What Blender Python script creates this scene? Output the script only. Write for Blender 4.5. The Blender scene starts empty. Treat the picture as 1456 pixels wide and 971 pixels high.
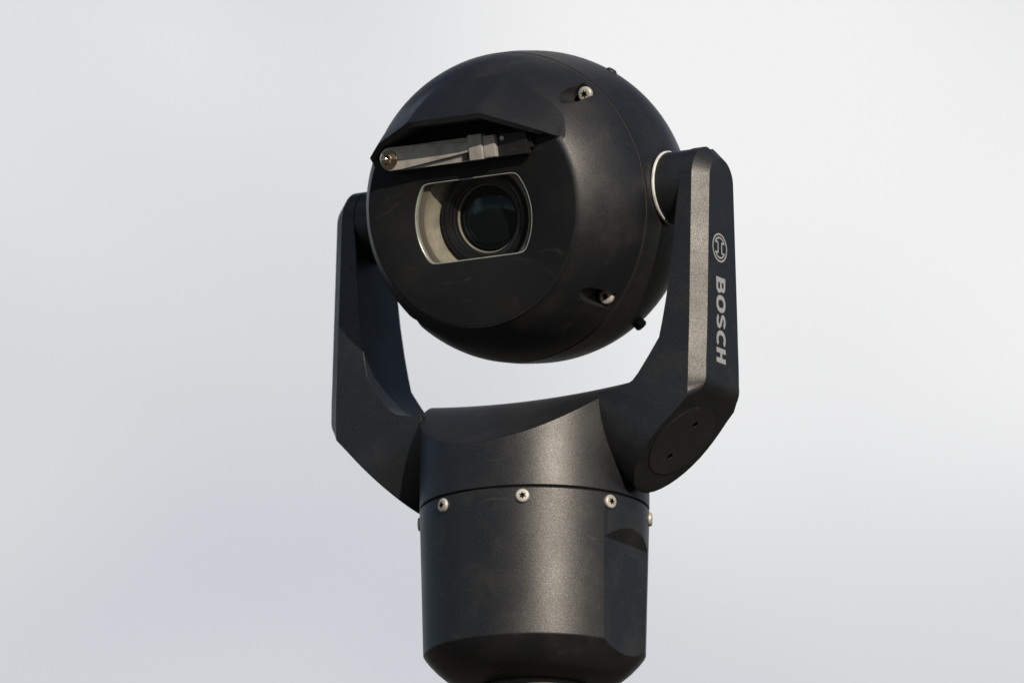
import bpy, bmesh, math
from mathutils import Vector, Matrix
R_ = math.radians
U = 0.000338                      # metres per modelling unit
PAN, ELEV, TILT = R_(30.0), R_(13.0), R_(12.0)
SUN_AZ, SUN_EL = R_(20.0), R_(22.0)
scene = bpy.context.scene
COL = scene.collection

# ------------------------------------------------------------------ camera
PIVOT = Vector((0, 0, 4.40))      # tilt axis of the head
DIST = 12.0
fwd = Vector((0, math.cos(ELEV), math.sin(ELEV)))
upv = Vector((0, -math.sin(ELEV), math.cos(ELEV)))
aim = PIVOT + Vector((1, 0, 0)) * (728 - 760) * U + upv * (294.5 - 485.5) * U
cam_d = bpy.data.cameras.new('camera')
cam = bpy.data.objects.new('camera', cam_d); COL.objects.link(cam)
cam.location = aim - fwd * DIST
cam.rotation_euler = (math.pi / 2 + ELEV, 0, 0)
cam_d.sensor_width = 36.0
cam_d.lens = 36.0 * (DIST / U) / 1456.0
cam_d.clip_start = 0.1
cam_d.clip_end = 5000
cam_d.dof.use_dof = True
cam_d.dof.focus_distance = DIST - 0.045
cam_d.dof.aperture_fstop = 10.0
scene.camera = cam

# ------------------------------------------------------------------ sky, sun, exposure
world = bpy.data.worlds.new('World'); scene.world = world
world.use_nodes = True
nt = world.node_tree; nt.nodes.clear()
def wn(t, **k):
    n = nt.nodes.new(t)
    for a, v in k.items(): setattr(n, a, v)
    return n
def wl(a, b): nt.links.new(a, b)
sky = wn('ShaderNodeTexSky'); sky.sky_type = 'NISHITA'; sky.sun_disc = False
sky.sun_elevation = SUN_EL; sky.sun_rotation = math.pi - SUN_AZ
sky.air_density = 1.0; sky.dust_density = 0.6; sky.ozone_density = 2.0
bg_sky = wn('ShaderNodeBackground'); bg_sky.inputs[1].default_value = 0.055
wl(sky.outputs[0], bg_sky.inputs[0])
tc = wn('ShaderNodeTexCoord')
mp = wn('ShaderNodeMapping'); wl(tc.outputs['Generated'], mp.inputs[0])
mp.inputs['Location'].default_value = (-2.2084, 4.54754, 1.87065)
n1 = wn('ShaderNodeTexNoise'); n1.inputs['Scale'].default_value = 17.0; n1.inputs['Detail'].default_value = 5.0
n1.inputs['Roughness'].default_value = 0.6; n1.inputs['Distortion'].default_value = 0.7
wl(mp.outputs[0], n1.inputs['Vector'])
cr = wn('ShaderNodeValToRGB')
cr.color_ramp.elements[0].position = 0.36; cr.color_ramp.elements[0].color = (0.555, 0.578, 0.635, 1)
cr.color_ramp.elements[1].position = 0.63; cr.color_ramp.elements[1].color = (0.885, 0.885, 0.885, 1)
e = cr.color_ramp.elements.new(0.48); e.color = (0.70, 0.708, 0.73, 1)
wl(n1.outputs['Fac'], cr.inputs[0])
bg_cloud = wn('ShaderNodeBackground'); bg_cloud.inputs[1].default_value = 1.0
wl(cr.outputs[0], bg_cloud.inputs[0])
# broken cloud: large banks with blue between
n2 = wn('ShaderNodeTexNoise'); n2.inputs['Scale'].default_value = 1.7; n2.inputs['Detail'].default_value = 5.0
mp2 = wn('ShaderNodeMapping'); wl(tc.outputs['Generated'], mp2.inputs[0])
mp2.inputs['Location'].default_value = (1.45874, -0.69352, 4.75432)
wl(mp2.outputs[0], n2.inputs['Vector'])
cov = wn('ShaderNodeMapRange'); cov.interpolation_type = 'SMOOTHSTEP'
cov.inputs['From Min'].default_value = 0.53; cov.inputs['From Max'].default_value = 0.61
wl(n2.outputs['Fac'], cov.inputs['Value'])
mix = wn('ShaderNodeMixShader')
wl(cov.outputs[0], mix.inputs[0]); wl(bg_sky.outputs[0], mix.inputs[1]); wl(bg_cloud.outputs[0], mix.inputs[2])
# ground below the horizon
sep = wn('ShaderNodeSeparateXYZ'); wl(tc.outputs['Generated'], sep.inputs[0])
gr = wn('ShaderNodeMapRange'); gr.inputs['From Min'].default_value = -0.03; gr.inputs['From Max'].default_value = 0.0
wl(sep.outputs['Z'], gr.inputs['Value'])
bg_g = wn('ShaderNodeBackground'); bg_g.inputs[0].default_value = (0.075, 0.069, 0.062, 1)
mix2 = wn('ShaderNodeMixShader')
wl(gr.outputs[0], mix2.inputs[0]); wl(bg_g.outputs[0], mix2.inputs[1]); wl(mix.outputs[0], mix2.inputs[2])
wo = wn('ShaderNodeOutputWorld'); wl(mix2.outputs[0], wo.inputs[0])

sdir = Vector((math.sin(SUN_AZ) * math.cos(SUN_EL), -math.cos(SUN_AZ) * math.cos(SUN_EL), math.sin(SUN_EL)))
sun_d = bpy.data.lights.new('sun', 'SUN'); sun_d.energy = 5.0; sun_d.angle = R_(0.55)
sun_d.color = (1.0, 0.87, 0.715)
sun = bpy.data.objects.new('sun', sun_d); COL.objects.link(sun)
sun.rotation_euler = sdir.to_track_quat('Z', 'Y').to_euler()
sun.location = (3, -6, 9)

vs = scene.view_settings
vs.view_transform = 'Standard'; vs.look = 'None'; vs.exposure = 0.0; vs.gamma = 1.0
vs.use_curve_mapping = False

# ------------------------------------------------------------------ materials
def new_mat(name):
    m = bpy.data.materials.new(name); m.use_nodes = True
    return m, m.node_tree, m.node_tree.nodes['Principled BSDF']

def paint(name, base, rough, spec=0.5, grain=0.35, grain_scale=2300, dust=0.09, streak=0.4, sparkle=0.0):
    m, t, b = new_mat(name)
    N, L = t.nodes, t.links
    co = N.new('ShaderNodeTexCoord')
    big = N.new('ShaderNodeTexNoise'); big.inputs['Scale'].default_value = 38; big.inputs['Detail'].default_value = 7
    big.inputs['Roughness'].default_value = 0.62
    L.new(co.outputs['Object'], big.inputs['Vector'])
    # dust film in blotches
    rmp = N.new('ShaderNodeMapRange'); rmp.inputs['From Min'].default_value = 0.50; rmp.inputs['From Max'].default_value = 0.78
    rmp.inputs['To Max'].default_value = dust
    L.new(big.outputs['Fac'], rmp.inputs['Value'])
    # fine scuffs, stretched
    mp = N.new('ShaderNodeMapping'); mp.inputs['Scale'].default_value = (55, 55, 420)
    mp.inputs['Rotation'].default_value = (0.9, 0.5, 0.3)
    wp = N.new('ShaderNodeTexNoise'); wp.inputs['Scale'].default_value = 17; wp.inputs['Detail'].default_value = 2
    L.new(co.outputs['Object'], wp.inputs['Vector'])
    wv = N.new('ShaderNodeVectorMath'); wv.operation = 'MULTIPLY_ADD'; wv.inputs[1].default_value = (.055, .055, .055)
    L.new(wp.outputs['Color'], wv.inputs[0]); L.new(co.outputs['Object'], wv.inputs[2])
    L.new(wv.outputs[0], mp.inputs[0])
    sc = N.new('ShaderNodeTexNoise'); sc.inputs['Scale'].default_value = 1.0; sc.inputs['Detail'].default_value = 3
    L.new(mp.outputs[0], sc.inputs['Vector'])
    sr = N.new('ShaderNodeMapRange'); sr.inputs['From Min'].default_value = 0.65; sr.inputs['From Max'].default_value = 0.80
    sr.inputs['To Max'].default_value = streak * 0.30
    L.new(sc.outputs['Fac'], sr.inputs['Value'])
    ad = N.new('ShaderNodeMath'); ad.operation = 'ADD'; ad.use_clamp = True
    L.new(rmp.outputs[0], ad.inputs[0]); L.new(sr.outputs[0], ad.inputs[1])
    mx = N.new('ShaderNodeMix'); mx.data_type = 'RGBA'
    mx.inputs['A'].default_value = (*base, 1); mx.inputs['B'].default_value = (0.16, 0.14, 0.115, 1)
    L.new(ad.outputs[0], mx.inputs['Factor'])
    L.new(mx.outputs['Result'], b.inputs['Base Color'])
    # roughness variation
    rr = N.new('ShaderNodeMapRange'); rr.inputs['From Min'].default_value = 0.3; rr.inputs['From Max'].default_value = 0.7
    rr.inputs['To Min'].default_value = rough - 0.05; rr.inputs['To Max'].default_value = rough + 0.07
    L.new(big.outputs['Fac'], rr.inputs['Value']); L.new(rr.outputs[0], b.inputs['Roughness'])
    b.inputs['Specular IOR Level'].default_value = spec
    if grain > 0:
        g = N.new('ShaderNodeTexNoise'); g.inputs['Scale'].default_value = grain_scale; g.inputs['Detail'].default_value = 2
        L.new(co.outputs['Object'], g.inputs['Vector'])
        bp = N.new('ShaderNodeBump'); bp.inputs['Strength'].default_value = grain; bp.inputs['Distance'].default_value = 0.0001
        L.new(g.outputs['Fac'], bp.inputs['Height']); L.new(bp.outputs[0], b.inputs['Normal'])
        # blasted-metal flecks: reflectivity varies grain by grain
        fl = N.new('ShaderNodeTexNoise'); fl.inputs['Scale'].default_value = grain_scale * 1.25; fl.inputs['Detail'].default_value = 1
        L.new(co.outputs['Object'], fl.inputs['Vector'])
        fm = N.new('ShaderNodeMapRange'); fm.inputs['From Min'].default_value = 0.36; fm.inputs['From Max'].default_value = 0.68
        fm.inputs['To Min'].default_value = spec * (1 - sparkle); fm.inputs['To Max'].default_value = spec * (1 + 1.3 * sparkle)
        L.new(fl.outputs['Fac'], fm.inputs['Value']); L.new(fm.outputs[0], b.inputs['Specular IOR Level'])
    return m

def metal(name, base, rough, metallic=1.0, grain=0.15, scale=1800):
    m, t, b = new_mat(name)
    N, L = t.nodes, t.links
    co = N.new('ShaderNodeTexCoord')
    g = N.new('ShaderNodeTexNoise'); g.inputs['Scale'].default_value = scale; g.inputs['Detail'].default_value = 4
    L.new(co.outputs['Object'], g.inputs['Vector'])
    g2 = N.new('ShaderNodeTexNoise'); g2.inputs['Scale'].default_value = 160; g2.inputs['Detail'].default_value = 5
    L.new(co.outputs['Object'], g2.inputs['Vector'])
    mx = N.new('ShaderNodeMix'); mx.data_type = 'RGBA'
    mx.inputs['A'].default_value = (*[c * 0.72 for c in base], 1); mx.inputs['B'].default_value = (*base, 1)
    rm = N.new('ShaderNodeMapRange'); rm.inputs['From Min'].default_value = 0.35; rm.inputs['From Max'].default_value = 0.6
    L.new(g2.outputs['Fac'], rm.inputs['Value']); L.new(rm.outputs[0], mx.inputs['Factor'])
    L.new(mx.outputs['Result'], b.inputs['Base Color'])
    b.inputs['Metallic'].default_value = metallic; b.inputs['Roughness'].default_value = rough
    oi = N.new('ShaderNodeObjectInfo'); hs = N.new('ShaderNodeHueSaturation')
    vr = N.new('ShaderNodeMapRange'); vr.inputs['To Min'].default_value = 0.78; vr.inputs['To Max'].default_value = 1.12
    L.new(oi.outputs['Random'], vr.inputs['Value']); L.new(vr.outputs[0], hs.inputs['Value'])
    L.new(mx.outputs['Result'], hs.inputs['Color']); L.new(hs.outputs[0], b.inputs['Base Color'])
    bp = N.new('ShaderNodeBump'); bp.inputs['Strength'].default_value = grain; bp.inputs['Distance'].default_value = 0.0001
    L.new(g.outputs['Fac'], bp.inputs['Height']); L.new(bp.outputs[0], b.inputs['Normal'])
    return m

M = {}
M['body'] = paint('black_coated_metal', (0.0070, 0.0080, 0.0100), 0.435, 0.60, grain=0.5, sparkle=.40, streak=.5)
M['arm'] = paint('black_coated_arm', (0.0065, 0.0078, 0.0100), 0.435, 0.60, grain=0.5, dust=0.05, sparkle=.42, streak=.3)
M['cover'] = paint('scuffed_joint_cover', (0.0125, 0.0125, 0.0125), 0.55, 0.55, grain=0.4, dust=0.10, streak=1.0)
M['plate'] = paint('satin_black_plate', (0.0042, 0.0048, 0.006), 0.55, 0.3, grain=0.15, dust=0.02, streak=0.35)
M['hood'] = paint('black_hood_coat', (0.007, 0.008, 0.010), 0.44, 0.5, grain=0.4, dust=.03, sparkle=.4)
M['post'] = paint('dark_grey_post_coat', (0.035, 0.035, 0.035), 0.6, 0.4, grain=0.5)
M['gap'] = paint('gap_shade_black', (0.006, 0.006, 0.006), 0.8, 0.2, grain=0)  # near-black that puts the shade of gaps and recesses into colour
M['seam'] = paint('weathered_seam_rubber', (0.030, 0.026, 0.020), 0.7, 0.3, grain=0.3)
M['rubber'] = paint('wiper_rubber', (0.008, 0.008, 0.009), 0.5, 0.4, grain=0.1)
M['barrel'] = paint('lens_barrel_black', (0.006, 0.006, 0.007), 0.35, 0.5, grain=0, dust=0.0, streak=0)
M['steel'] = metal('stainless_screw', (0.56, 0.545, 0.50), 0.5, 0.35)
M['ring'] = metal('pale_pivot_ring', (0.66, 0.66, 0.65), 0.5, 0.1)
M['wiper'] = metal('brushed_wiper_steel', (0.46, 0.445, 0.42), 0.45, 0.3)
M['nut'] = metal('polished_nut_steel', (0.80, 0.66, 0.45), 0.16, 1.0, grain=0.02)
M['bore'] = metal('tan_bore_metal', (0.30, 0.275, 0.23), 0.45, 0.2, grain=0.3, scale=700)
M['gasket'] = paint('grey_brown_gasket', (0.115, 0.102, 0.085), 0.6, 0.4, grain=0.2, dust=0.2)
M['print'] = paint('pale_grey_print', (0.27, 0.28, 0.295), 0.6, 0.4, grain=0.2, dust=0.03)
M['edge'] = metal('pale_glass_edge', (0.24, 0.27, 0.25), 0.3, 0.0, grain=0.02)
def glass_mat():
    m = bpy.data.materials.new('window_glass'); m.use_nodes = True
    t = m.node_tree; t.nodes.clear(); N, L = t.nodes, t.links
    fr = N.new('ShaderNodeFresnel'); fr.inputs['IOR'].default_value = 1.45
    tr = N.new('ShaderNodeBsdfTransparent'); tr.inputs[0].default_value = (0.955, 0.965, 0.955, 1)
    gl = N.new('ShaderNodeBsdfGlossy'); gl.inputs['Roughness'].default_value = 0.03
    mx = N.new('ShaderNodeMixShader'); o = N.new('ShaderNodeOutputMaterial')
    geo = N.new('ShaderNodeNewGeometry'); inv = N.new('ShaderNodeMath'); inv.operation = 'SUBTRACT'; inv.inputs[0].default_value = 1.0
    L.new(geo.outputs['Backfacing'], inv.inputs[1])
    mu = N.new('ShaderNodeMath'); mu.operation = 'MULTIPLY'; L.new(fr.outputs[0], mu.inputs[0]); L.new(inv.outputs[0], mu.inputs[1])
    L.new(mu.outputs[0], mx.inputs[0]); L.new(tr.outputs[0], mx.inputs[1]); L.new(gl.outputs[0], mx.inputs[2])
    L.new(mx.outputs[0], o.inputs[0]); return m
M['glass'] = glass_mat()
m, t, b = new_mat('coated_lens_glass')
b.inputs['Base Color'].default_value = (0.003, 0.006, 0.007, 1); b.inputs['Roughness'].default_value = 0.05
b.inputs['Specular IOR Level'].default_value = 0.35
b.inputs['Specular Tint'].default_value = (0.45, 0.75, 0.85, 1)
M['lens'] = m

# ------------------------------------------------------------------ mesh helpers
# Local frame: x along the tilt axis (towards the lettered arm), -y the way the yoke faces, z up; origin on the tilt axis.
Z0 = -700.0                                   # bottom of the base = origin of the thing
def loc(v): return Vector((v[0], v[1], v[2] - Z0)) * U
HN = Vector((0, -math.cos(TILT), -math.sin(TILT)))
HQ = Vector((0, -math.sin(TILT), math.cos(TILT)))
HP = Vector((1, 0, 0))
def head(p, q, t): return HP * p + HQ * q + HN * t

def obj(name, verts, faces, mat, parent, sharp=30, bevel=0, xf=None, seg=2):
    me = bpy.data.meshes.new(name)
    me.from_pydata([loc(xf(*v)) if xf else loc(v) for v in verts], [], faces)
    bm = bmesh.new(); bm.from_mesh(me)
    bmesh.ops.remove_doubles(bm, verts=bm.verts, dist=0.02 * U)
    bmesh.ops.dissolve_degenerate(bm, dist=0.01 * U, edges=bm.edges)
    bmesh.ops.recalc_face_normals(bm, faces=bm.faces)
    bm.to_mesh(me); bm.free()
    me.materials.append(mat)
    o = bpy.data.objects.new(name, me); COL.objects.link(o); o.parent = parent
    finish(o, sharp, bevel, seg)
    return o

def finish(o, sharp=30, bevel=0, seg=2, cutters=()):
    for c in cutters:
        md = o.modifiers.new('cut', 'BOOLEAN'); md.operation = 'DIFFERENCE'; md.solver = 'EXACT'; md.object = c
    if bevel:
        md = o.modifiers.new('bev', 'BEVEL'); md.width = bevel * U; md.segments = seg; md.limit_method = 'ANGLE'
        md.angle_limit = R_(28); md.use_clamp_overlap = True
    if o.modifiers:
        dg = bpy.context.evaluated_depsgraph_get(); dg.update()
        me = bpy.data.meshes.new_from_object(o.evaluated_get(dg))
        old = o.data; o.modifiers.clear(); nm = old.name; o.data = me
        bpy.data.meshes.remove(old); me.name = nm
        for c in cutters:
            cm = c.data; bpy.data.objects.remove(c); bpy.data.meshes.remove(cm)
    me = o.data
    me.polygons.foreach_set('use_smooth', [True] * len(me.polygons))
    me.set_sharp_from_angle(angle=R_(sharp))
    if bevel:                                  # keep long flats true beside their rounded edges
        md = o.modifiers.new('weighted', 'WEIGHTED_NORMAL'); md.keep_sharp = True; md.weight = 80

def lathe(profile, n=128, closed=False):
    """profile of (r, h) -> verts (x, y, h)"""
    V, F = [], []
    for r, h in profile:
        for i in range(n):
            a = 2 * math.pi * i / n
            V.append((r * math.cos(a), r * math.sin(a), h))
    k = len(profile)
    for j in range(k if closed else k - 1):
        j2 = (j + 1) % k
        for i in range(n):
            i2 = (i + 1) % n
            F.append((j * n + i, j * n + i2, j2 * n + i2, j2 * n + i))
    if not closed:
        if profile[0][0] > 0.5: F.append(tuple(range(n - 1, -1, -1)))
        if profile[-1][0] > 0.5: F.append(tuple(range((k - 1) * n, k * n)))
    return V, F

def prism(poly, lo, hi, order):
    """poly of 2-D points extruded lo..hi; order(a, b, c) -> 3-D"""
    n = len(poly)
    V = [order(a, b, lo) for a, b in poly] + [order(a, b, hi) for a, b in poly]
    F = [tuple(range(n)), tuple(range(2 * n - 1, n - 1, -1))]
    F += [(i, (i + 1) % n, n + (i + 1) % n, n + i) for i in range(n)]
    return V, F

def cutter(V, F, xf=None):
    me = bpy.data.meshes.new('cutter')
    me.from_pydata([loc(xf(*v)) if xf else loc(v) for v in V], [], F)
    bm = bmesh.new(); bm.from_mesh(me); bmesh.ops.recalc_face_normals(bm, faces=bm.faces); bm.to_mesh(me); bm.free()
    o = bpy.data.objects.new('cutter', me); COL.objects.link(o); o.parent = thing
    return o

def align(V, centre, axis, up=Vector((0, 0, 1))):
    """verts whose +z is moved on to axis, at centre (local frame)"""
    z = axis.normalized(); x = up.cross(z)
    if x.length < 1e-4: x = Vector((1, 0, 0))
    x.normalize(); y = z.cross(x)
    return [tuple(centre + x * v[0] + y * v[1] + z * v[2]) for v in V]

# ------------------------------------------------------------------ the camera as a thing
thing = bpy.data.objects.new('security_camera', None); COL.objects.link(thing)
thing.empty_display_size = 0.05
thing.rotation_euler = (0, 0, -PAN)
thing.location = PIVOT + Vector((0, 0, Z0 * U))
thing['label'] = 'black pan-tilt security camera with round head between two arms on a cylindrical base'
thing['category'] = 'security camera'

# ---- base housing
RB, RBB = 163.0, 157.5
def flat_cut(sign):
    poly = [(149.5, -507), (149.5 + 60, -507 + 98), (260, -400), (260, -760), (145.0, -760)]
    return cutter(*prism([(sign * a, b) for a, b in poly], -120, 120, lambda a, b, c: (a, c, b)))
prof = [(10, -443), (RB - 1.6, -443), (RB, -444.6), (RB - 2.6, -548), (RBB + .4, -652), (RBB - 1.2, -655), (150, -663),
        (140, -673.5), (128, -683.5), (114, -691), (98, -696.5), (86, -699), (83, -700), (81, -697), (80, -680), (10, -680)]
V, F = lathe(prof, 160)
base = obj('base_housing', V, F, M['body'], thing)
finish(base, 28, 1.0, 2, [flat_cut(1), flat_cut(-1)])
# near-black ring painting the shade in the gap between base and yoke
V, F = lathe([(100, -444), (RB - 3.2, -444), (RB - 3.2, -440), (100, -440)], 128, True)
obj('joint_gap_shade', V, F, M['gap'], thing)

# ---- torx button screw (shared mesh)
def screw_mesh(r, name):
    prof = [(r * .97, -3), (r, -1), (r, r * .20), (r * .95, r * .31), (r * .84, r * .39), (r * .68, r * .42), (r * .3, r * .43), (0.0, r * .43)]
    V, F = lathe(prof, 40)
    me = bpy.data.meshes.new(name); me.from_pydata([Vector(v) * U for v in V], [], F)
    bm = bmesh.new(); bm.from_mesh(me); bmesh.ops.remove_doubles(bm, verts=bm.verts, dist=1e-7)
    bmesh.ops.recalc_face_normals(bm, faces=bm.faces); bm.to_mesh(me); bm.free()
    me.materials.append(M['steel']); me.materials.append(M['gap'])
    o = bpy.data.objects.new(name, me); COL.objects.link(o)
    star = []
    for i in range(48):
        a = 2 * math.pi * i / 48
        rr = r * (0.40 + 0.115 * math.cos(6 * a))
        star.append((rr * math.cos(a), rr * math.sin(a)))
    SV, SF = prism(star, r * .02, r * 2, lambda a, b, c: (a, b, c))
    cm = bpy.data.meshes.new('cutter'); cm.from_pydata([Vector(v) * U for v in SV], [], SF)
    bm = bmesh.new(); bm.from_mesh(cm); bmesh.ops.recalc_face_normals(bm, faces=bm.faces); bm.to_mesh(cm); bm.free()
    cm.materials.append(M['gap'])
    c = bpy.data.objects.new('cutter', cm); COL.objects.link(c)
    finish(o, 35, 0, 2, [c])
    out = o.data; bpy.data.objects.remove(o)
    # floor of the deep star socket takes the near-black gap material
    for p in out.polygons:
        if p.center.z < r * .2 * U and abs(p.normal.z) > .9 and (p.center.x ** 2 + p.center.y ** 2) ** .5 < r * .5 * U and p.center.z > 0: p.material_index = 1
    return out
SCREW = screw_mesh(10.0, 'screw'); SCREW_H = screw_mesh(11.0, 'head_screw')
def put_screw(mesh, centre, axis, spin, parent, name='screw'):
    o = bpy.data.objects.new(name, mesh); COL.objects.link(o); o.parent = parent
    z = axis.normalized(); x = Vector((0, 0, 1)).cross(z)
    if x.length < 1e-4: x = Vector((1, 0, 0))
    x.normalize(); y = z.cross(x)
    m = Matrix((x, y, z)).transposed().to_4x4() @ Matrix.Rotation(spin, 4, 'Z')
    m.translation = loc(centre)
    o.matrix_local = m
    return o
# azimuths measured to the right of the direction to the viewer, turned into the local frame
for i, az in enumerate((-98.5, -52.3, -6.0, 40.8, 87.0, 133.0, 180.0, -138.0)):
    a = R_(az) - (math.pi / 2 - PAN)
    d = Vector((math.cos(a), math.sin(a), 0))
    put_screw(SCREW, d * (RB - 0.2) + Vector((0, 0, -456.5)), d, 0.4 + i * 1.7, base)

# ---- yoke body
NA, NR = 160, 26
def ztop(x, y):
    return -283 + 7 * (x / 150) ** 2 - 0.655 * (math.sqrt(y * y + 26 * 26) - 26) 
V, F = [], []
for z in (-441.2, ):
    for i in range(NA):
        a = 2 * math.pi * i / NA; V.append(((RB - 1.2) * math.cos(a), (RB - 1.2) * math.sin(a), z))
for z in (-440.0,):
    for i in range(NA):
        a = 2 * math.pi * i / NA; V.append((RB * math.cos(a), RB * math.sin(a), z))
rings = [RB * k / NR for k in range(NR, 0, -1)]
for r in rings:
    for i in range(NA):
        a = 2 * math.pi * i / NA; x, y = r * math.cos(a), r * math.sin(a); V.append((x, y, ztop(x, y)))
V.append((0, 0, ztop(0, 0)))
nr = 2 + len(rings)
for j in range(nr - 1):
    for i in range(NA):
        i2 = (i + 1) % NA; F.append((j * NA + i, j * NA + i2, (j + 1) * NA + i2, (j + 1) * NA + i))
for i in range(NA): F.append(((nr - 1) * NA + i, (nr - 1) * NA + (i + 1) % NA, nr * NA))
F.append(tuple(range(NA - 1, -1, -1)))
yoke = obj('yoke_body', V, F, M['body'], thing)
finish(yoke, 26, 1.2, 2)

# ---- arms
def arm_sections():
    """list of six-point sections: outer rear, outer front, chamfer front, inner front, inner rear, chamfer rear"""
    S = []
    def sec(ox, oz, ix, iz, w, c, cx=None, cz=None, wr=None):
        cx = ox - c if cx is None else cx; cz = oz if cz is None else cz
        wo = max(w - c, 3)
        return [(ox, wr or wo, oz), (ox, -wo, oz), (cx, -w, cz), (ix, -w, iz), (ix, w, iz), (cx, w, cz)]
    R0 = 53.0
    for k in range(0, 10):                       # rounded top
        a = math.acos(8 / 53.0) * (1 - k / 9.0)
        w = R0 * math.cos(a) * 1.0; z = R0 * math.sin(a)
        zo = (R0 - 19) * math.sin(a)             # chamfer runs round the end
        wo = max((R0 - 19) * math.cos(a), 6)
        ix = 268 - 0.02 * (40 - z)
        S.append([(305.5, wo, zo), (305.5, -wo, zo), (286.5, -w, z), (ix, -w, z), (ix, w, z), (286.5, w, z)])
    for z, ix in ((-40, 262.5), (-90, 258.5), (-134, 254.5), (-175, 249), (-205, 244), (-230, 239)):
        w = 53 + 13 * min(1, -z / 290)
        S.append(sec(305.5 + 1.5 * min(1, -z / 200), z, ix, z, w, 19))
    S.append(sec(307, -262, 228, -248, 65.4, 19))
    S.append(sec(307, -276, 222, -257, 65.7, 19))
    for f in range(5):                           # rounded elbow
        ph = R_(45) * f / 4
        S.append(sec(277 + 30 * math.cos(ph), -288.5 - 30 * math.sin(ph), 217 - 2.5 * f, -264 - 3.5 * f, 66 + .1 * f, 19, 288 - .6 * f / 4, -288.5 - 31 * f / 4, 47 + 1.9 * f))
    for k, ix, iz, w in ((19.5, 198, -288, 66.8), (30, 188, -294, 68), (42, 178, -297, 70), (55, 163, -300, 72), (65, 145, -300, 72.5)):
        S.append(sec(307 - k, -301 - k, ix, iz, w, 1.2, 307 - k - .9, -301 - k + .9, {19.5: 62.5, 30: 64.8}.get(k)))
    for j in range(1, 10):
        a = math.pi / 2 * j / 9.6
        k = 65 + 69 * math.sin(a); w = 72.5 * math.cos(a)
        ix = 145 - 12 * math.sin(a); iz = -300 - 100 * math.sin(a)
        S.append(sec(307 - k, -301 - k, ix, iz, w, 1.2, 307 - k - .9, -301 - k + .9))
    return S
def arm(sign, parent):
    S = arm_sections(); V, F = [], []
    for s in S: V += [(sign * x, y, z) for x, y, z in s]
    for j in range(len(S) - 1):
        for i in range(6):
            i2 = (i + 1) % 6; F.append((j * 6 + i, j * 6 + i2, (j + 1) * 6 + i2, (j + 1) * 6 + i))
    F.append(tuple(range(6))); n = (len(S) - 1) * 6; F.append(tuple(range(n + 5, n - 1, -1)))
    o = obj('arm', V, F, M['arm'], parent, sharp=22, bevel=2.2, seg=3)
    # pivot boss and pale ring between boss and head
    # (boss between arm and head)
    prof = [(30, 206), (51.8, 206), (51.8, 268), (50, 272), (30, 272)]
    V, F = lathe(prof, 96)
    obj('pivot_boss', V, F, M['arm'], o, xf=lambda x, y, z: (sign * z, y, x), bevel=1.0)
    V, F = lathe([(45, 221.6), (53, 221.6), (54, 222.4), (54, 224.8), (53, 225.6), (45, 225.6)], 96, True)
    obj('pivot_ring', V, F, M['ring'], o, xf=lambda x, y, z: (sign * z, y, x))
    return o
arm_r = arm(1, thing)
arm_l = arm(-1, thing)
arm_r['label'] = 'near arm with pale lettering on its outer face'

# joint cover on the sloping foot of the lettered arm
cn = Vector((.7071, 0, -.7071)); cg = Vector((-.7071, 0, -.7071)); cy = Vector((0, 1, 0))
cc = Vector((307 - 66, 0, -301 - 66))
def on_cover(a, b, h): return cc + cg * a + cy * b + cn * h
def stadium(ra, n=64):
    return [(ra * math.cos(2 * math.pi * i / n), ra * math.sin(2 * math.pi * i / n)) for i in range(n)]
V, F = prism(stadium(61), -2, .35, lambda a, b, c: on_cover(a, b, c))
groove = obj('cover_groove', V, F, M['gap'], arm_r)
V, F = prism(stadium(59.8), -3, .9, lambda a, b, c: on_cover(a, b, c))
cover = obj('joint_cover', V, F, M['cover'], arm_r)
def hole_cuts():
    out = []
    for k in (-29, 29):
        CV, CF = prism([(k + 5 * math.cos(x * math.pi / 10), 5 * math.sin(x * math.pi / 10)) for x in range(20)], -9, 6, lambda a, b, c: on_cover(a, b, c))
        out.append(cutter(CV, CF))
    return out
finish(cover, 30, 0, 2, hole_cuts())
finish(groove, 30, 0, 2, hole_cuts())
finish(arm_r, 22, 0, 2, hole_cuts())
for k in (-29, 29):
    V, F = lathe([(4.9, -8.9), (4.9, -5), (2.2, -5), (2.0, -7), (0, -7)], 20)
    obj('cover_screw', [tuple(on_cover(k + x, y, z)) for x, y, z in V], F, M['gap'], cover)

# ---- lettering: strokes with real outlines, laid on the outer face (a = down the arm, b = towards letter tops)
def stroke(pts, w, closed=False):
    """thick polyline -> quads in 2-D"""
    n = len(pts); L, Rr = [], []
    for i in range(n):
        if closed: p0, p1 = pts[i - 1], pts[(i + 1) % n]
        else: p0, p1 = pts[max(i - 1, 0)], pts[min(i + 1, n - 1)]
        dx, dy = p1[0] - p0[0], p1[1] - p0[1]; l = math.hypot(dx, dy) or 1
        nx, ny = -dy / l, dx / l
        L.append((pts[i][0] + nx * w / 2, pts[i][1] + ny * w / 2)); Rr.append((pts[i][0] - nx * w / 2, pts[i][1] - ny * w / 2))
    V = L + Rr; m = n if closed else n - 1
    F = [(i, (i + 1) % n, n + (i + 1) % n, n + i) for i in range(m)]
    return V, F
def arc(cx, cy, rx, ry, a0, a1, n=20, pw=1.0):
    out = []
    for i in range(n + 1):
        a = R_(a0 + (a1 - a0) * i / n); c, s = math.cos(a), math.sin(a)
        out.append((cx + rx * math.copysign(abs(c) ** pw, c), cy + ry * math.copysign(abs(s) ** pw, s)))
    return out
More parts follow.
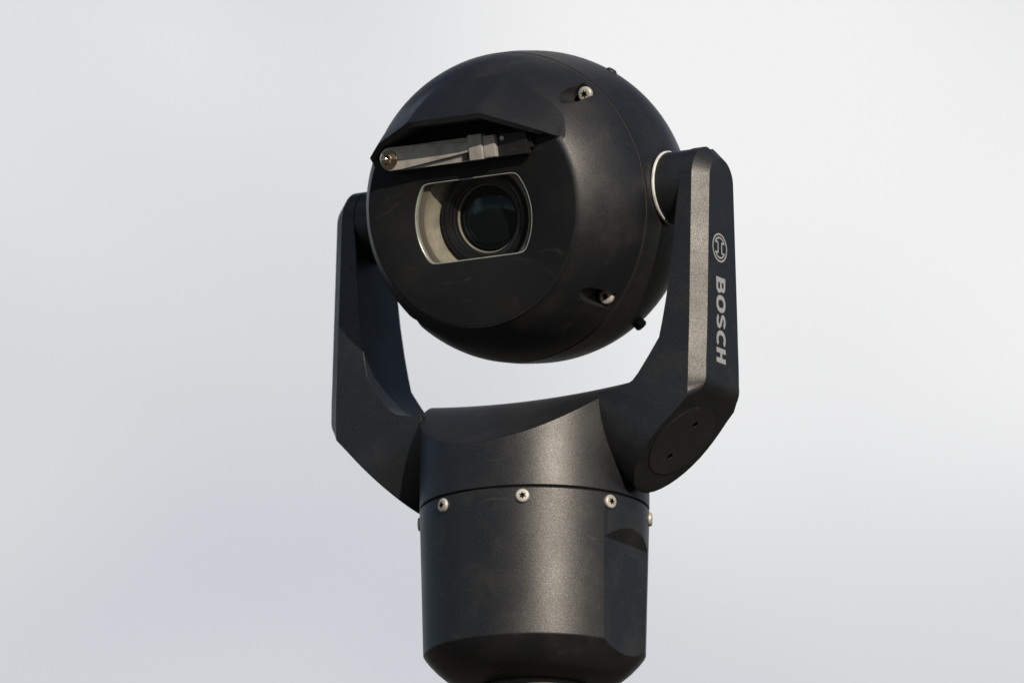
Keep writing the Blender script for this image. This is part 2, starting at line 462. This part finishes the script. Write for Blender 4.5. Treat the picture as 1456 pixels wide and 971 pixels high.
def letters():
    """unit: cap height 1; returns list of (name, [strokes], width)"""
    sw = 0.215; h = sw / 2; top, bot, mid = 1 - h, h, .51
    B = [stroke([(h + .0, 0), (h + .0, 1)], sw * 1.05),
         stroke([(0.1, top), (.42, top)] + arc(.42, (top + mid) / 2, .15, (top - mid) / 2, 80, -80, 10) + [(.42, mid), (.1, mid)], sw * .9),
         stroke([(0.1, mid), (.45, mid)] + arc(.45, (mid + bot) / 2, .17, (mid - bot) / 2, 80, -80, 10) + [(.45, bot), (.1, bot)], sw * .9)]
    O = [stroke(arc(.40, .5, .40 - h, .5 - h, 0, 351, 39, .86), sw, True)]
    S = [stroke(arc(.33, .725, .235, .17, 20, 200, 16)[0:] + [(.13, .62), (.3, .53), (.45, .46), (.545, .36)] + arc(.33, .285, .23, .175, -8, -165, 16), sw * .92)]
    C = [stroke(arc(.42, .5, .42 - h, .5 - h, 48, 312, 34, .9), sw)]
    H = [stroke([(h, 0), (h, 1)], sw * 1.05), stroke([(.66 - h, 0), (.66 - h, 1)], sw * 1.05), stroke([(h, .51), (.66 - h, .51)], sw * .95)]
    return [('B', B, .72), ('O', O, .80), ('S', S, .66), ('C', C, .74), ('H', H, .66)]
def flat_mark(name, strokes, place, parent):
    V, F = [], []
    hz = 0.28
    for j, (sv, sf) in enumerate(strokes):
        b0 = len(V); n = len(sv); dz = hz + 0.03 * j
        V += [place(a, b, dz) for a, b in sv] 
        F += [tuple(b0 + i for i in f) for f in sf]
    me_o = obj(name, V, F, M['print'], parent)
    # keep every face looking outward
    bm = bmesh.new(); bm.from_mesh(me_o.data)
    for f in bm.faces:
        if f.normal.x < 0: f.normal_flip()
    bm.to_mesh(me_o.data); bm.free()
    return me_o
FACE_X = 307.0
def face_x(z): return 305.5 + 1.5 * min(1, max(0, -z) / 200)
CAP = 26.0
a = -140.0
for ch, strokes, w in letters():
    sc_ = 31.9
    def place(u, v, h, a=a): return (face_x(a - u * sc_) + h, -18 + v * CAP, a - u * sc_)
    flat_mark('letter', strokes, place, arm_r)
    a -= (w + .075) * sc_
# round emblem above the word
E_C = (-7.0, -97.0)
def eplace(u, v, h): return (face_x(E_C[1] - u) + h, E_C[0] + v, E_C[1] - u)
st = [stroke(arc(0, 0, 19.6, 19.6, 0, 354, 59), 2.6, True)]
for s in (-1, 1):
    st.append(stroke([(s * x, y) for x, y in arc(0, 0, 14.6, 14.6, -60, 60, 20)], 2.5))
    st.append(stroke([(s * 7.6, -13.3), (s * 7.6, -5.2)], 2.6)); st.append(stroke([(s * 7.6, 5.2), (s * 7.6, 13.3)], 2.6))
    st.append(stroke([(-7.6, s * 5.0), (7.6, s * 5.0)], 2.6))
flat_mark('emblem', st, eplace, arm_r)

# ---- head: shells of revolution about the optical axis
RH, C1, SEAM, FACE, RF = 222.5, 33.0, 67.0, 180.0, 168.0
def hx(x, y, h): return head(x, y, h)
pr = []
for i in range(0, 41):
    a = math.pi / 2 * i / 40
    pr.append((max(RH * math.sin(a), .3), -RH * math.cos(a)))
pr += [(RH, 12), (RH, C1), (math.sqrt(RH ** 2 - (SEAM - 3 - C1) ** 2) + .2, SEAM - 2.6), (214, SEAM - 1.2), (190, SEAM - 1.2), (.3, SEAM - 8)]
V, F = lathe(pr, 144)
rear = obj('rear_shell', V, F, M['body'], thing, xf=hx)
pr = [(190, SEAM - .6), (216.6, SEAM - .6), (218.6, SEAM - 1.4), (219.6, SEAM), (219.2, SEAM + 1.6)]
V, F = lathe(pr + [(205, SEAM + 2)], 144)
obj('seam_bead', V, F, M['seam'], rear, xf=hx)
pr = []
for i in range(0, 31):
    t = SEAM + 1.2 + (FACE - 3 - SEAM - 1.2) * i / 30
    pr.append((math.sqrt(223.0 ** 2 - (t - C1) ** 2), t))
pr[0] = (pr[0][0] - 1.2, pr[0][1] - .6)
pr += [(RF + 1.5, FACE - .8), (RF - .5, FACE - .1), (RF - 4, FACE - .1), (RF - 4, FACE - 20), (188, FACE - 60), (200, SEAM + 8), (200, SEAM + 1)]
V, F = lathe(pr, 144, True)
front = obj('front_shell', V, F, M['body'], thing, xf=hx)
cuts, SC = [], []
for sp in (-1, 1):
    for sq in (-1, 1):
        ang = math.atan2(sq * 147.5, sp * 151.5); r0 = 206.5
        er = Vector((math.cos(ang), math.sin(ang)))
        if sp < 0 and sq > 0: continue          # lies under the hood
        if sp < 0: r0 = 203.0
        SC.append((er * r0, ang))
        # counterbore slot: round round the screw, open outwards
        poly = []
        for i in range(25):
            x = math.pi / 2 + math.pi * i / 24
            poly.append((er * (r0 + 13.0 * math.cos(x)) + Vector((-er.y, er.x)) * 13.0 * math.sin(x)))
        poly = [tuple(v) for v in poly] + [tuple(er * (r0 + 30) - Vector((-er.y, er.x)) * 13.0), tuple(er * (r0 + 30) + Vector((-er.y, er.x)) * 13.0)]
        CV, CF = prism(poly, 82.0, 260, lambda a, b, c: (a, b, c))
        cuts.append(cutter(CV, CF, xf=hx))
finish(front, 26, 0, 2, cuts)
for i, (c, ang) in enumerate(SC):
    put_screw(SCREW_H, head(c.x, c.y, 83.5), HN, 0.7 + i, front)
# rear bosses
for sp in (-1, 1):
    for sq in (-1, 1):
        d = Vector((sp * 127, sq * 181 , -40)).normalized()
        k = 9.0 if sq < 0 else 8.0; hgt = 11 if sq < 0 else 4
        V, F = lathe([(k * 1.25, -14), (k * 1.2, -1), (k, 1), (k, hgt - 3), (k * .7, hgt - .8), (0.01, hgt)], 28)
        dl = head(d.x, d.y, d.z)
        obj('rear_boss', align(V, dl * RH, dl), F, M['body'], rear)

# front plate with window opening
QW, RWIN, FL = -15.0, 95.5, 58.0
def win_loop(r, fl, n=192, soft=3.2):
    out = []
    for i in range(n):
        a = 2 * math.pi * i / n; c, s = math.cos(a), math.sin(a)
        rr = r if abs(s) * r < fl else fl / abs(s)
        d = r - (fl / max(abs(s), 1e-6))
        rr = -math.log(math.exp(-r / soft * 1.0 + 10) * 0 + math.exp(-(r) / soft) + math.exp(-(fl / max(abs(s), 1e-3)) / soft)) * soft if abs(s) > .2 else r
        out.append((rr * c, QW + rr * s))
    return out
def ring_between(loops):
    V, F = [], []; n = len(loops[0])
    for l in loops: V += l
    for j in range(len(loops) - 1):
        for i in range(n):
            i2 = (i + 1) % n; F.append((j * n + i, j * n + i2, (j + 1) * n + i2, (j + 1) * n + i))
    return V, F
wl0 = win_loop(RWIN, FL)
n = len(wl0)
outer = []
for x, y in wl0:                                    # ray from window centre to plate rim
    a = math.atan2(y - QW, x); c, s = math.cos(a), math.sin(a)
    RP = RF - 0.9
    k = -QW * s + math.sqrt((QW * s) ** 2 - (QW ** 2 - RP ** 2))
    outer.append((k * c, QW + k * s))
V, F = ring_between([[(x, y, FACE - 14) for x, y in outer], [(x, y, FACE + .6) for x, y in outer],
                     [(x, y, FACE + .8) for x, y in [((x) * .99, y * .99) for x, y in outer]],
                     [(x, y, FACE + .8) for x, y in win_loop(RWIN + 1.2, FL + 1.2)], [(x, y, FACE + .2) for x, y in wl0],
                     [(x, y, FACE - 9) for x, y in wl0], [(x, y, FACE - 9) for x, y in win_loop(RWIN + 14, FL + 14)]])
plate = obj('front_plate', V, F, M['plate'], thing, xf=hx)
V, F = ring_between([[(x, y, FACE - 7) for x, y in wl0], [(x, y, FACE + .1) for x, y in win_loop(RWIN - .2, FL - .2)],
                     [(x, y, FACE + .3) for x, y in win_loop(RWIN - 1.0, FL - 1.0)], [(x, y, FACE - .6) for x, y in win_loop(RWIN - 1.9, FL - 1.9)],
                     [(x, y, FACE - 7) for x, y in win_loop(RWIN - 2.2, FL - 2.2)]])
obj('glass_edge', V, F, M['edge'], plate, xf=hx)
V, F = prism(win_loop(RWIN - 1.2, FL - 1.2), FACE - 4.0, FACE - 1.0, lambda a, b, c: (a, b, c))
obj('window_glass', V, F, M['glass'], plate, xf=hx)
# lens behind the glass
lensp = bpy.data.objects.new('lens_assembly', None); COL.objects.link(lensp); lensp.parent = thing; lensp.empty_display_size = .02
def lz(x, y, h): return head(x, y + QW, h)
V, F = lathe([(114, FACE - 9.3), (97.5, FACE - 9.3), (96.5, FACE - 10.2), (86, FACE - 10.8), (84.5, FACE - 11.4), (83, FACE - 15), (78.5, FACE - 22), (77.5, FACE - 22.4), (71.5, FACE - 32), (71, FACE - 36), (70, FACE - 78), (40, FACE - 78), (40, FACE - 84), (114, FACE - 84)], 128, True)
obj('lens_bore', V, F, M['bore'], lensp, xf=lz)
V, F = lathe([(97.2, FACE - 9.4), (86.5, FACE - 10.1), (85.4, FACE - 10.9), (97.2, FACE - 10.6)], 128, True)
obj('lens_gasket', V, F, M['gasket'], lensp, xf=lz)
V, F = lathe([(30, FACE - 80), (68, FACE - 80), (68, FACE - 28), (67, FACE - 26), (65, FACE - 25.5), (64, FACE - 28), (62.5, FACE - 28), (61.5, FACE - 26.5), (57, FACE - 27.5),
              (55.5, FACE - 31), (54, FACE - 31.5), (53, FACE - 36), (50.5, FACE - 37), (49, FACE - 44), (47, FACE - 45), (46, FACE - 52), (30, FACE - 52)], 128, True)
obj('lens_barrel', V, F, M['barrel'], lensp, xf=lz)
V, F = lathe([(49.6, FACE - 42.0), (48.6, FACE - 41.8), (47.2, FACE - 44.6), (48.2, FACE - 45)], 96, True)
obj('retaining_ring', V, F, M['bore'], lensp, xf=lz)
V, F = lathe([(48, FACE - 53), (47, FACE - 51)] + [(47 * math.cos(R_(x)), FACE - 51 + 13 * math.sin(R_(x))) for x in range(5, 90, 6)] + [(.2, FACE - 38)], 96)
obj('lens_glass', V, F, M['lens'], lensp, xf=lz)

# hood over the window
lip = [(-160, 81, 168), (-154, 89, 186), (-124, 106, 210), (-51, 128, 250), (66, 128, 250), (132, 96, 203), (148, 86.5, 186), (155.5, 82, 170)]
def samp(pl, m=10):
    out = []
    for i in range(len(pl) - 1):
        for k in range(m):
            f = k / m; out.append(tuple(pl[i][j] * (1 - f) + pl[i + 1][j] * f for j in range(3)))
    out.append(pl[-1]); return out
lp = samp(lip, 9)
V, F = [], []
NH = 9
for p, q, t in lp:
    c = Vector((p, q, t - C1)); rad = Vector((p, q, 0)).normalized(); L_ = c.length
    th = math.atan2(Vector((p, q)).length, t - C1)
    dth = math.acos(min(.999, 222.8 / max(L_, 222.85)))
    rows = []
    ch = c.normalized(); dd = Vector((0.12 * p / 150, .8, -.6))
    dp = (dd - ch * dd.dot(ch)).normalized()
    for k in range(7):                          # flare that leaves the shell smoothly and runs out to the lip
        f = k / 6; an = dth * .95 * f
        x = (ch * math.cos(an) + dp * math.sin(an)) * (222.6 + max(L_ - 222.6, 0) * (1 - f) ** 1.7)
        rows.append((x.x, x.y, x.z + C1))
    tp2 = (ch * math.cos(dth + .01) + dp * math.sin(dth + .01)) * 211.0
    rows.append((tp2.x, tp2.y, tp2.z + C1))     # sunk into the shell
    inn = Vector((p, q, 0)) - rad * 11
    rows.append((inn.x * .985, inn.y, FACE - 10))
    rows.append((inn.x * .985, inn.y, FACE + .5))
    li = Vector((p, q, t)) - rad * 7.5 
    rows.append((li.x, li.y, max(t - 2.2, FACE + .6)))
    V += rows
NH = 11
for i in range(len(lp) - 1):
    for k in range(NH):
        k2 = (k + 1) % NH; F.append((i * NH + k, i * NH + k2, (i + 1) * NH + k2, (i + 1) * NH + k))
F.append(tuple(range(NH))); n0 = (len(lp) - 1) * NH; F.append(tuple(range(n0 + NH - 1, n0 - 1, -1)))
hood = obj('hood', V, F, M['hood'], thing, sharp=45, bevel=0, xf=hx)

# wiper parked under the hood
wiper = bpy.data.objects.new('wiper', None); COL.objects.link(wiper); wiper.parent = thing; wiper.empty_display_size = .02
QA = 82.5; PN = -112
def plate_part(name, poly, t0, t1, mat, bev=.8):
    V, F = prism(poly, FACE + t0, FACE + t1, lambda a, b, c: (a, b, c))
    return obj(name, V, F, mat, wiper, xf=hx, bevel=bev)
def box2(p0, p1, q0, q1): return [(p0, q0), (p1, q0), (p1, q1), (p0, q1)]
end = [(PN + 16.5 * math.cos(R_(x)), QA + 16.5 * math.sin(R_(x))) for x in range(95, 266, 10)]
plate_part('wiper_arm', end + [(-96, QA - 16.5), (20, QA - 4.5), (20, QA + 9), (-70, QA + 15.5), (-96, QA + 16.5)], 20, 24, M['wiper'])
plate_part('arm_rail', box2(-100, 17, QA - 17.5, QA + 16.5), 11, 18.6, M['wiper'])
plate_part('arm_notch_shade', box2(5, 17.6, QA - 14.5, QA - 6.5), 18.7, 21.5, M['rubber'], .6)  # black block standing in for the shade of a small notch
plate_part('arm_clip', box2(18, 40, QA - 17.5, QA + 19), 9, 26.5, M['wiper'], 1.4)
plate_part('arm_clip', box2(40.4, 60, QA - 16.5, QA + 15.5), 9, 23.5, M['wiper'], 2.0)
plate_part('blade_holder', box2(60.4, 108, QA - 17, QA + 15), 6, 17, M['rubber'])
plate_part('wiper_blade', box2(-92, 112, QA - 9, QA + 8), 1.2, 10.6, M['rubber'])
V, F = lathe([(3.4, 16), (3.4, 18.2), (2.6, 19), (0.01, 19)], 20)
obj('holder_pin', V, F, M['steel'], wiper, xf=lambda x, y, h: head(69 + x, QA + 9 + y, FACE + h))
V, F = lathe([(13, 23.5), (13, 25.4), (12.4, 26), (5, 26)], 40)
obj('washer', V, F, M['nut'], wiper, xf=lambda x, y, h: head(PN + x, QA - 1 + y, FACE + h))
hexp = []
NV = 48
def hexr(i, r):
    a = (i / NV * 6) % 1 - .5; return r * math.cos(math.pi / 6) / math.cos(a * math.pi / 3)
V, F = [], []
rowsN = [(9.8, 25.8), (9.8, 31.5), (8.6, 33)]
for r, h in rowsN:
    for i in range(NV):
        a = 2 * math.pi * i / NV; rr = hexr(i, r); V.append((rr * math.cos(a), rr * math.sin(a), h))
dome = [(7.2, 33.2), (7.0, 36.5), (6.0, 40), (4.2, 42.2), (2, 43.4), (.1, 43.7)]
for r, h in dome:
    for i in range(NV):
        a = 2 * math.pi * i / NV; V.append((r * math.cos(a), r * math.sin(a), h))
for j in range(len(rowsN) + len(dome) - 1):
    for i in range(NV):
        i2 = (i + 1) % NV; F.append((j * NV + i, j * NV + i2, (j + 1) * NV + i2, (j + 1) * NV + i))
obj('cap_nut', V, F, M['nut'], wiper, xf=lambda x, y, h: head(PN + x, QA - 1 + y, FACE + h))

# ------------------------------------------------------------------ mounting post under the base
post = bpy.data.objects.new('mounting_post', None); COL.objects.link(post)
post.location = thing.location + Vector((0, 0, -0.62)); post.empty_display_size = .05
post['label'] = 'dark grey round post rising into the underside of the black base'
post['category'] = 'post'
def pobj(name, prof, mat):
    V, F = lathe(prof, 96)
    o = obj(name, V, F, mat, post)
    for v in o.data.vertices: v.co.z += Z0 * U + 0.62
    return o
pobj('shaft', [(60, -0.62 / U), (60, -28), (20, -28)], M['post'])
pobj('collar', [(20, -27.5), (74, -27.5), (76, -25), (76, 8), (20, 8)], M['post'])
